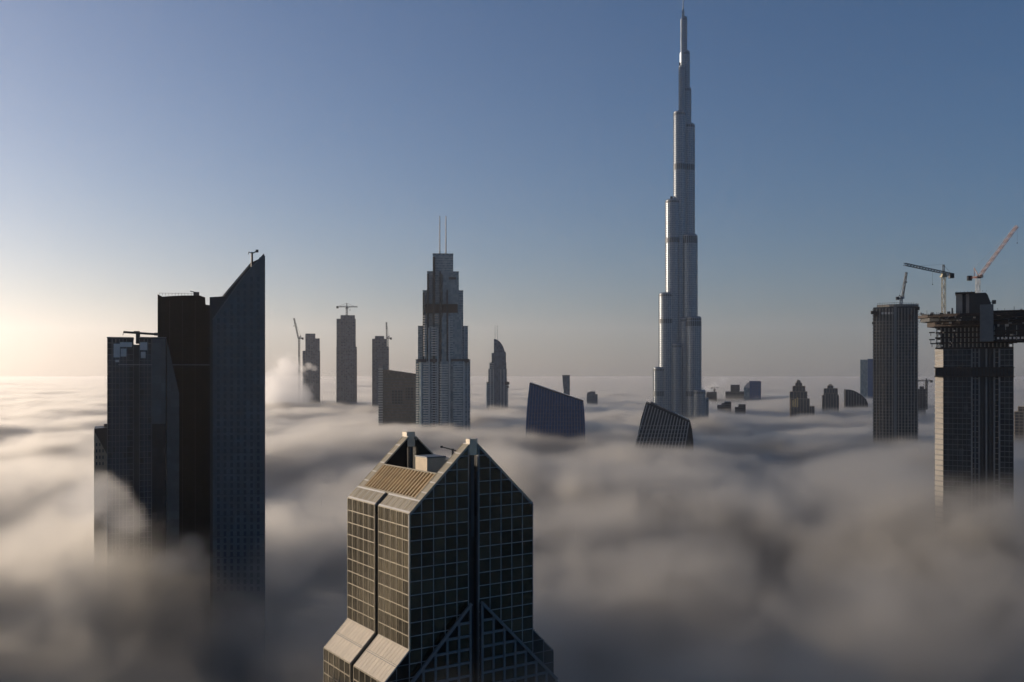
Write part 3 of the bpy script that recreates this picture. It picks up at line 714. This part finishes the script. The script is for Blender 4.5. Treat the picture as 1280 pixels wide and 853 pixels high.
hammer_crane('hammerhead_crane', 1158, 1800, 512, 477, (-1, .1), 16, 9, 'small dark crane standing in the gap between the two towers under construction', None, w=2.6, t=.8, apex=4, mast='dark', jibm='dark', drop=6)
tower('distant_block', 1276, 1250, [(1268.5, 1290, 515.5, 0, 30), (1273, 1290, 509, 3, 30)], 'sand coloured building cut off by the right edge', 'building', mat='brownfac', fin='sand', floor=4, bay=5)

# ------------------------------------------------------------------ dark round tower under construction
s = Site('concrete_round_tower', 1119, 1120, 'dark bow-fronted concrete tower under construction with scaffolding round its head', 'skyscraper')
X, Z = s.X, s.Z; R = s.root
def bow(a, b, f, k, bulge, n=10):
    x0, x1 = X(a), X(b); p = [(x0+(x1-x0)*i/n, f-bulge*sin(pi*i/n)) for i in range(n+1)]
    return p+[(x1, k), (x0, k)]
MB().prism_z(bow(1091.5, 1147, 0, 34, 7), 0, Z(1119, 384)).build('core_block', M['dglass'], R)
MB().prism_z(bow(1096, 1148, 2, 30, 7), Z(1119, 383.9), Z(1119, 381)).build('top_slab', M['conc'], R)
z = Z(1119, 386); i = 0
while z > 60:
    MB().prism_z(bow(1090.6, 1148.2, -.3, 34.4, 7.3), z-.45, z).build('floor_slab', M['conc' if i > 3 else 'rust'], R); z -= 3.7; i += 1
for i in range(15):
    f = i/14; px = 1091.8+f*55; y = -7.2*sin(pi*f)-.5
    MB().box(X(px)-.55, X(px)+.55, y-.6, y+.5, 55, Z(1119, 386)).build('column', M['conc'], R)
MB().box(X(1119)-1.6, X(1119)+1.6, -9, -7, 55, Z(1119, 383)).build('hoist_shaft', M['grey'], R)
for i in range(18):
    px = 1097+i*3; y = -3-6*sin(pi*i/17)
    MB().bar((X(px), y, Z(px, 384)), (X(px), y, Z(px, 379.2-.6*sin(i))), .25).build('scaffold_pole', M['dark'], R)
for yy in (380, 382): MB().bar((X(1097), -4, Z(1097, yy)), (X(1120), -9, Z(1120, yy-1)), .25).bar((X(1120), -9, Z(1120, yy-1)), (X(1148), -4, Z(1148, yy)), .25).build('scaffold_rail', M['dark'], R)
for a, b, y0, y1, f in ((1088.5, 1093, 389, 393, 1), (1090, 1092, 403, 405.5, 1), (1094, 1098, 390, 396, -3), (1136, 1139, 394, 400, -6), (1146, 1149.5, 384, 388, -1)):
    MB().box(X(a), X(b), f-3, f+2, Z(a, y1), Z(a, y0)).build('formwork_panel', M['rust'], R)
for i in range(5): MB().box(X(1102+i*4), X(1104.5+i*4), -7.9, -7.4, Z(1110, 393.5), Z(1110, 391)).build('safety_screen', M['slab'], R)
luffing_crane('luffing_crane', 1126.5, 1135, 381, 374, (1133, 340.5), 1135, 'pale luffing crane on top of the dark bow-fronted concrete tower', None, w=2.4, t=.55, mast='white', jibm='grey', back=4.5)

# ------------------------------------------------------------------ right tower under construction with cantilevered deck
s = Site('cantilever_tower', 1218, 560, 'unfinished tower with a wide rusty cantilevered deck near its top, at right', 'skyscraper')
X, Z = s.X, s.Z; R = s.root
zt = Z(1218, 412)
MB().box(X(1179), X(1214), 0, 30, 0, Z(1200, 436)).build('left_glazed_wing', M['dglass'], R)
MB().prism_z([(X(1168.5), 4.2), (X(1179)-.02, .02), (X(1179)-.02, 30), (X(1168.5), 28)], 0, Z(1200, 436)).build('chamfer', M['conc'], R)
MB().box(X(1214)+.02, X(1250), 2.5, 30, 0, Z(1200, 400)).build('recessed_core', M['dark'], R)
MB().box(X(1250)+.02, X(1267), 0, 29, 0, Z(1200, 436)).build('right_glazed_wing', M['dglass'], R)
z = Z(1200, 437); i = 0
mL = MB().box(X(1179), X(1214), -.3, .1, -.35, 0).mesh('floor_edge', M['dimgrey']); mR = MB().box(X(1250), X(1267.3), -.3, .1, -.35, 0).mesh('floor_edge', M['dimgrey'])
mC = MB().prism_z([(X(1167.6), 4.6), (X(1179), -.4), (X(1179), .6), (X(1169), 4.8)], -.9, 0).mesh('floor_edge', M['dark'])
while z > 62:
    for me in (mL, mR): inst(me, 'floor_edge', R, (0, 0, z))
    inst(mC, 'balcony_gap', R, (0, 0, z)); z -= 3.1; i += 1
for px in (1185, 1191, 1197, 1203, 1208.5, 1256, 1261.5): MB().box(X(px)-.07, X(px)+.07, -.22, .02, 55, Z(px, 437)).build('mullion', M['grey'], R)
for px in (1214.8, 1219, 1224, 1228, 1233, 1238, 1243, 1249.3): MB().box(X(px)-.45, X(px)+.45, .9 if px not in (1214.8, 1249.3) else -.3, 3, 55, Z(px, 436)).build('rib_column', M['dark' if px in (1228, 1238) else 'grey'], R)
z = Z(1230, 440)
while z > 62:
    for a, b in ((1215.5, 1224), (1243, 1249)): MB().box(X(a), X(b), 1.4, 2.6, z-.3, z).build('recess_floor', M['conc'], R)
    z -= 3.1
# open belt floor
MB().box(X(1167.3), X(1268.5), -1.1, 29.5, Z(1200, 471.5), Z(1200, 470.6)).box(X(1167.3), X(1268.5), -1.1, 29.5, Z(1200, 460.2), Z(1200, 459.4)).build('belt_slab', M['rust'], R)
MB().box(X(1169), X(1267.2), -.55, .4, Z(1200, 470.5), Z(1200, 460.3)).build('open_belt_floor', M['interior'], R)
for i in range(22): 
    px = 1170+i*4.45; MB().box(X(px)-.22, X(px)+.22, -1., -.56, Z(1200, 470.5), Z(1200, 460.3)).build('belt_column', M['rust'], R)
# open floors up to the deck
for k, yy in enumerate((436, 429.5, 423, 416.5, 410)):
    MB().box(X(1169+(k % 2)*.6), X(1267), -.2, 28.5, Z(1200, yy), Z(1200, yy)+.75).build('bare_floor_slab', M['rust'], R)
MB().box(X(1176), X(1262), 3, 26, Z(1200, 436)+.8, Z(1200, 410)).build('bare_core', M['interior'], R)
for i in range(20):
    px = 1171+i*5
    for yy in (436, 429.5, 423, 416.5):
        MB().box(X(px)-.3, X(px)+.3, .2, .9, Z(1200, yy)+.75, Z(1200, yy-6.5)).build('bare_column', M['conc'], R)
for px, yy in ((1165.5, 416), (1165.5, 425), (1268.5, 430), (1167, 430)):
    MB().box(X(px-4), X(px+3), -1, 2, Z(1200, yy), Z(1200, yy)+.6).bar((X(px-2), .2, Z(1200, yy)), (X(px-2), .2, Z(1200, yy)-1.8), .3).build('loading_platform', M['rust'], R)
for i in range(16):
    px = 1170+rnd.random()*30; yy = 414+rnd.random()*20
    MB().box(X(px), X(px+1.2+rnd.random()*2), -.7, -.25, Z(1200, yy), Z(1200, yy-1.2-rnd.random())).build('formwork_panel', M['sand' if i % 3 else 'slab'], R)
# cantilevered deck, tapering to a tip at the left
def deck_poly(e=0.): return [(X(1146.5)-e, 9), (X(1160), -3-e), (X(1200), -9-e), (X(1262), -9-e), (X(1300), -5-e), (X(1300), 27), (X(1200), 33), (X(1160), 26)]
MB().prism_z(deck_poly(), Z(1200, 396.5), Z(1200, 393)).build('deck_slab', M['rust'], R)
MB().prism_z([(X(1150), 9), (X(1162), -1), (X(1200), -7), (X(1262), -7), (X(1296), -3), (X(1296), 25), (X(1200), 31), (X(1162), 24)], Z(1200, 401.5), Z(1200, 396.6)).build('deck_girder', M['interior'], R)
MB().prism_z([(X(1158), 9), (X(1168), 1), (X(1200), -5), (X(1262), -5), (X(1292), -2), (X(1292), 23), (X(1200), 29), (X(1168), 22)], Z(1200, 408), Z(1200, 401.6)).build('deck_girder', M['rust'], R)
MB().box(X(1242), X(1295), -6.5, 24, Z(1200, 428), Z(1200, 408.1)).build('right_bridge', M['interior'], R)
for yy in (392, 399.5, 408, 416, 422, 428): MB().box(X(1241.5), X(1296), -8.2, 24.5, Z(1200, yy), Z(1200, yy)+.7).build('bridge_slab', M['rust'], R)
for i in range(13):
    px = 1243+i*3.4; MB().box(X(px)-.2, X(px)+.2, -7.6, -7.1, Z(1200, 427.5), Z(1200, 409)).build('bridge_column', M['conc' if i % 4 == 0 else 'rust'], R)
for i in range(7): MB().box(X(1246+i*5), X(1248.6+i*5), -8.4, -8.25, Z(1200, 425.5), Z(1200, 423)).build('safety_screen', M['slab'], R)
for i in range(34):
    f = i/33; px = 1149+f*90; hh = 1.+rnd.random()*.7
    y = 6-15*min(1, f*2.2)
    MB().bar((X(px), y, Z(1200, 393)), (X(px), y, Z(1200, 393)+hh), .14).build('guard_post', M['dark'], R)
    if i % 3 == 0 and i < 30: MB().bar((X(px), y-.2, Z(1200, 402)), (X(px+3), y-.2, Z(1200, 394)), .3).build('deck_brace', M['rust'], R)
for a, b, h in ((1184, 1188, 3), (1189.5, 1191.5, 7), (1151, 1152.5, 2.5), (1175, 1179, 1.6)):
    MB().box(X(a), X(b), -4, -2, Z(1200, 393), Z(1200, 393)+h*.5).build('material_stack', M['dark'], R)
# site clutter on the deck: props, hoardings, rebar starters
for i in range(46):
    px = 1152+rnd.random()*138
    if 1193 < px < 1243: continue
    y = (2 if px < 1160 else -6)+rnd.random()*3; zb = Z(1200, 393 if px < 1242 else 392)+.6*(px > 1242); hh = .5+rnd.random()**2*3.2
    if i % 3: MB().bar((X(px), y, zb), (X(px)+rnd.uniform(-.4, .4), y, zb+hh), .16).build('steel_prop', M['dark'], R)
    else: MB().box(X(px), X(px)+rnd.uniform(.6, 2.2), y, y+1.2, zb, zb+hh*.45).build('site_box', M['rust' if i % 2 else 'conc'], R)
for i in range(40):
    px = 1152+rnd.random()*88; yy = 394+rnd.random()*12
    if px < 1166 and yy > 400: continue
    MB().box(X(px), X(px)+rnd.uniform(.4, 1.6), -9.5 if px > 1200 else -9.5*(px-1146)/54, -8.7 if px > 1200 else 1, Z(1200, yy), Z(1200, yy-.8-rnd.random()*1.6)).build('formwork_panel', M[('sand', 'rust', 'conc', 'interior')[i % 4]], R)
for i in range(26):
    px = 1244+rnd.random()*50; yy = 395+rnd.random()*32
    MB().box(X(px), X(px)+rnd.uniform(.4, 2.), -8.5, -7.2, Z(1200, yy), Z(1200, yy-.8-rnd.random()*2.2)).build('formwork_panel', M[('conc', 'rust', 'dimgrey', 'sand')[i % 4]], R)
# lift core above the deck
MB().box(X(1195), X(1203), -1, 15, Z(1200, 393), Z(1200, 368)).build('core_wall', M['conc'], R)
MB().box(X(1203), X(1207.5), 1.2, 15, Z(1200, 393), Z(1200, 369)).build('core_recess', M['dark'], R)
MB().box(X(1207.5), X(1211.5), -1, 15, Z(1200, 393), Z(1200, 368)).build('core_wall', M['conc'], R)
MB().prism_y([(X(1211.5), Z(1200, 400)), (X(1241), Z(1200, 400)), (X(1239), Z(1200, 382)), (X(1234.5), Z(1200, 370)), (X(1232), Z(1200, 367.5)), (X(1211.5), Z(1200, 367.5))], -2.5, 17).build('core_block', M['interior'], R)
MB().box(X(1194), X(1219), -2.9, 15.5, Z(1200, 368), Z(1200, 366)).build('core_cap', M['rust'], R)
MB().box(X(1225), X(1241.5), -9.6, -2.6, Z(1200, 428), Z(1200, 383)).build('climbing_screen', M['dimgrey'], R)
MB().box(X(1240), X(1245), -3, 1, Z(1200, 381.5), Z(1200, 377)).bar((X(1236), -1, Z(1200, 380)), (X(1245), -1, Z(1200, 378)), .4).build('loading_platform', M['dark'], R)
for i in range(9): MB().bar((X(1196+i*4.6), -2.7, Z(1200, 366)), (X(1196+i*4.6), -2.7, Z(1200, 364.6)), .14).build('guard_post', M['dark'], R)
luffing_crane('luffing_crane', 1222.5, 566, 366.5, 348, (1271.5, 282.5), 540, 'red and white crane with a raised jib on the lift core of the cantilevered tower', None, w=1.8, t=.2, mast='white', jibm='red', back=6.4)
hammer_crane('hammerhead_crane', 1179.5, 566, 394, 343, (-42, -45), 60, 13, 'cream tower crane with a long flat jib pointing left over the cantilevered deck', None, w=1.8, t=.24, apex=4.6, mast='yellow', jibm='dark', drop=7)

# ------------------------------------------------------------------ unseen towers added left of frame, sized to shade the near fog
for x, y, w, d, zt, lab in ((-302, 287, 34, 76, 165, 'unseen glass tower added for shade beyond the left edge, in front of the facetted tower'),
                           (-302, 364, 34, 28, 120, 'unseen low glass block added for shade beyond the left edge, level with the slant topped tower'),
                           (-304, 422, 34, 30, 146, 'unseen slender glass tower added for shade beyond the left edge, level with the facetted tower'),
                           (-250, 212, 40, 74, 185, 'unseen tall glass tower added for shade beyond the left edge, second from the camera'),
                           (-210, 90, 44, 60, 200, 'unseen tall glass tower added for shade beyond the left edge, nearest the camera')):
    s = Site('shade_tower', CXP+x/y*FPX, y, lab, 'skyscraper', 'unseen towers added to shade the near fog'); s.root.rotation_euler = (0, 0, radians(-12))
    MB().box(-w/2, w/2, 0, d, 0, zt).build('tower_body', M['dglass'], s.root)
    MB().box(-w/2+4, w/2-8, 8, d-12, zt, zt+5).build('plant_room', M['grey'], s.root)
    bm = MB()
    for i in range(int(zt/3.6)): bm.box(-w/2-.3, w/2+.3, -.3, d+.3, i*3.6, i*3.6+.8)
    bm.build('floor_bands', M['grey'], s.root, kind='stuff')

# ------------------------------------------------------------------ fog, steam and haze
def vmat(n, col, dens, g, attr):
    m = bpy.data.materials.new(n); m.use_nodes = True; t = m.node_tree; t.nodes.remove(t.nodes['Principled BSDF'])
    v = t.nodes.new('ShaderNodeVolumePrincipled'); v.inputs['Color'].default_value = (*col, 1); v.inputs['Density'].default_value = dens
    v.inputs['Anisotropy'].default_value = g; v.inputs['Density Attribute'].default_value = attr
    t.links.new(v.outputs[0], t.nodes['Material Output'].inputs['Volume']); return m
class G:
    def __init__(s, name):
        s.t = bpy.data.node_groups.new(name, 'GeometryNodeTree')
        s.t.interface.new_socket('Geometry', in_out='INPUT', socket_type='NodeSocketGeometry')
        s.t.interface.new_socket('Geometry', in_out='OUTPUT', socket_type='NodeSocketGeometry')
    def n(s, ty, **k):
        x = s.t.nodes.new(ty)
        for a, b in k.items(): setattr(x, a, b)
        return x
    def put(s, sock, v):
        if isinstance(v, bpy.types.NodeSocket): s.t.links.new(v, sock)
        else: sock.default_value = v
    def m(s, op, a, b=0., c=0.):
        x = s.n('ShaderNodeMath', operation=op)
        for i, v in enumerate((a, b, c)): s.put(x.inputs[i], v)
        return x.outputs[0]
    def noise(s, vec, scale, detail=3, rough=.5, dist=0.):
        x = s.n('ShaderNodeTexNoise', noise_dimensions='3D'); s.put(x.inputs['Vector'], vec)
        for k, v in (('Scale', scale), ('Detail', detail), ('Roughness', rough), ('Distortion', dist)): x.inputs[k].default_value = v
        return x.outputs[0]
    def mr(s, v, a, b, c, d):
        x = s.n('ShaderNodeMapRange', interpolation_type='SMOOTHSTEP')
        for i, u in enumerate((v, a, b, c, d)): s.put(x.inputs[i], u)
        return x.outputs[0]
    def xyz(s):
        P = s.n('GeometryNodeInputPosition').outputs[0]; sep = s.n('ShaderNodeSeparateXYZ'); s.put(sep.inputs[0], P)
        return P, sep.outputs
    def comb(s, x, y, z):
        c = s.n('ShaderNodeCombineXYZ'); [s.put(c.inputs[i], v) for i, v in enumerate((x, y, z))]; return c.outputs[0]
    def gauss(s, x, y, cx, cyy, rx, ry):
        dx = s.m('MULTIPLY', s.m('SUBTRACT', x, cx), 1/rx); dy = s.m('MULTIPLY', s.m('SUBTRACT', y, cyy), 1/ry)
        return s.m('EXPONENT', s.m('MULTIPLY', s.m('ADD', s.m('MULTIPLY', dx, dx), s.m('MULTIPLY', dy, dy)), -1.))
def volume_object(name, g, den, mn, mx, res, mat):
    vc = g.n('GeometryNodeVolumeCube'); g.put(vc.inputs['Density'], den)
    vc.inputs['Min'].default_value = mn; vc.inputs['Max'].default_value = mx
    for k, r in zip('XYZ', res): vc.inputs['Resolution '+k].default_value = r
    sm = g.n('GeometryNodeSetMaterial'); g.put(sm.inputs[0], vc.outputs[0]); sm.inputs['Material'].default_value = mat
    out = g.n('NodeGroupOutput'); g.put(out.inputs[0], sm.outputs[0])
    o = bpy.data.objects.new(name, bpy.data.volumes.new(name)); COL.objects.link(o)
    o.modifiers.new('field', 'NODES').node_group = g.t; o.data.materials.append(mat)
    tag(o, kind='stuff'); return o
LUMPS = [  # x, y, rx, ry, height
    (-178, 392, 34, 26, 12), (-133, 372, 22, 16, 6), (-230, 520, 70, 60, 14), (-55, 330, 26, 30, 10),
    (140, 380, 120, 90, 0), (270, 520, 70, 50, 20), (300, 640, 90, 60, 12), (-115, 385, 40, 22, 14), (-88, 335, 26, 26, 20), (-150, 350, 40, 24, 8), (-20, 1330, 160, 130, 8), (-700, 2450, 260, 160, 14),
    (100, 700, 130, 90, 12), (320, 800, 140, 90, 10), (-350, 800, 150, 120, 8), (440, 1120, 120, 110, 6), (300, 1690, 200, 200, 2)]
def fog(name, mn, mx, res, mat, hole=None, detail=4):
    g = G(name); P, (x, y, z) = g.xyz()
    flat = g.comb(x, g.m('MULTIPLY', y, .8), 0.)
    big = g.m('SUBTRACT', g.noise(flat, 1/620, 2), .5)
    q = g.comb(x, y, z)
    med = g.m('SUBTRACT', g.noise(q, 1/175, detail, .5, .4), .5)
    sml = g.m('SUBTRACT', g.noise(q, 1/38, 4, .6, .8), .5) if detail >= 4 else 0.
    near = g.mr(y, 300., 1500., 0., 1.)
    T = g.m('ADD', 93., g.m('MULTIPLY', big, 32.))
    T = g.m('ADD', T, g.m('MULTIPLY', med, g.mr(y, 700., 2500., 84., 50.)))
    if detail >= 4: T = g.m('ADD', T, g.m('MULTIPLY', sml, 34.))
    for (a, b, rx, ry, h) in LUMPS: T = g.m('ADD', T, g.m('MULTIPLY', g.gauss(x, y, a, b, rx, ry), float(h)))
    h = g.m('SUBTRACT', T, z)
    wide = g.mr(y, 330., 1300., 66., 20.)        # the top is looser close by
    d = g.mr(g.m('DIVIDE', h, wide), 0., 1., 0., 1.)
    if detail >= 4:
        br = g.noise(g.comb(x, y, z), 1/95, 5, .6, .8)
        b2 = g.noise(P, 1/30, 4, .62, 1.0)
        d = g.m('MULTIPLY', d, g.mr(b2, .36, .62, g.mr(y, 500., 1300., .12, .6), g.mr(y, 500., 1300., 1.5, 1.2)))
        d = g.m('MULTIPLY', d, g.mr(br, .38, .6, g.mr(y, 500., 1200., .05, .5), g.mr(y, 500., 1200., 1.5, 1.2)))
    for hx0, hx1, hy0, hy1 in hole or []:
        inside = g.m('MULTIPLY', g.m('MULTIPLY', g.m('GREATER_THAN', x, hx0), g.m('LESS_THAN', x, hx1)), g.m('MULTIPLY', g.m('GREATER_THAN', y, hy0), g.m('LESS_THAN', y, hy1)))
        d = g.m('MULTIPLY', d, g.m('SUBTRACT', 1., inside))
    return volume_object(name, g, d, mn, mx, res, mat)
FM = vmat('fog_droplets', (.80, .785, .755), .09, .72, 'density')
fog('fog', (-400, 80, 30), (400, 900, 140), (216, 222, 33), FM)
fog('fog', (-1700, -600, 20), (1700, 3000, 150), (340, 360, 26), FM, hole=[(-400, 400, 80, 900)])
fog('fog', (-13000, -6000, 20), (13000, 22000, 150), (400, 430, 12), FM, hole=[(-1700, 1700, -600, 3000)], detail=3)
def plume(name, pts, res, size=42.):
    """pts: (x, y, z, r) beads of steam"""
    g = G(name); P, (x, y, z) = g.xyz(); d = None
    nz = g.m('SUBTRACT', g.noise(P, 1/size, 5, .62, 1.0), .5)
    for (a, b, c, r) in pts:
        e = [g.m('SUBTRACT', v, w) for v, w in ((x, a), (y, b), (z, c))]
        L = g.m('SQRT', g.m('ADD', g.m('ADD', g.m('MULTIPLY', e[0], e[0]), g.m('MULTIPLY', e[1], e[1])), g.m('MULTIPLY', e[2], e[2])))
        q = g.m('SUBTRACT', 1., g.m('DIVIDE', L, r)); d = q if d is None else g.m('MAXIMUM', d, q)
    d = g.m('ADD', d, g.m('MULTIPLY', nz, 1.7)); d = g.mr(d, 0.05, .6, 0., 1.)
    mn = tuple(min(p[k]-p[3]*1.4 for p in pts) for k in range(3)); mx = tuple(max(p[k]+p[3]*1.4 for p in pts) for k in range(3))
    return volume_object(name, g, d, mn, mx, res, vmat('steam', (.97, .97, .97), .03, .5, 'density'))
def at(px, py, D): return ((px-CXP)/FPX*D, D, CAM_Z+(HY-py)/FPX*D)
plume('steam_plume', [(*at(352, 505, 2350), 75), (*at(347, 485, 2350), 58), (*at(358, 464, 2350), 46), (*at(372, 495, 2350), 48), (*at(368, 474, 2350), 34), (*at(340, 495, 2350), 50)], (70, 46, 74))
plume('fog_wisp', [(*at(150, 648, 392), 12), (*at(138, 628, 392), 11), (*at(122, 612, 396), 10), (*at(166, 655, 388), 9), (*at(105, 628, 400), 14)], (56, 50, 50), 20.)
plume('fog_wisp', [(*at(228, 700, 366), 8), (*at(240, 684, 366), 7), (*at(252, 704, 362), 6), (*at(208, 704, 370), 8)], (54, 40, 40), 18.)
plume('steam_wisp', [(*at(386, 458, 2400), 14), (*at(393, 461, 2400), 12), (*at(379, 461, 2400), 11)], (40, 20, 30))
plume('steam_puff', [(*at(886, 486, 2700), 16), (*at(894, 482, 2700), 18), (*at(903, 476, 2700), 18), (*at(908, 473, 2700), 9)], (50, 26, 40))
hz = MB().box(-28000, 28000, -28000, 28000, -2, 1500).build('haze', vmat('haze_air', (.95, .925, .925), 3.8e-5, .64, ''))
tag(hz, kind='stuff')
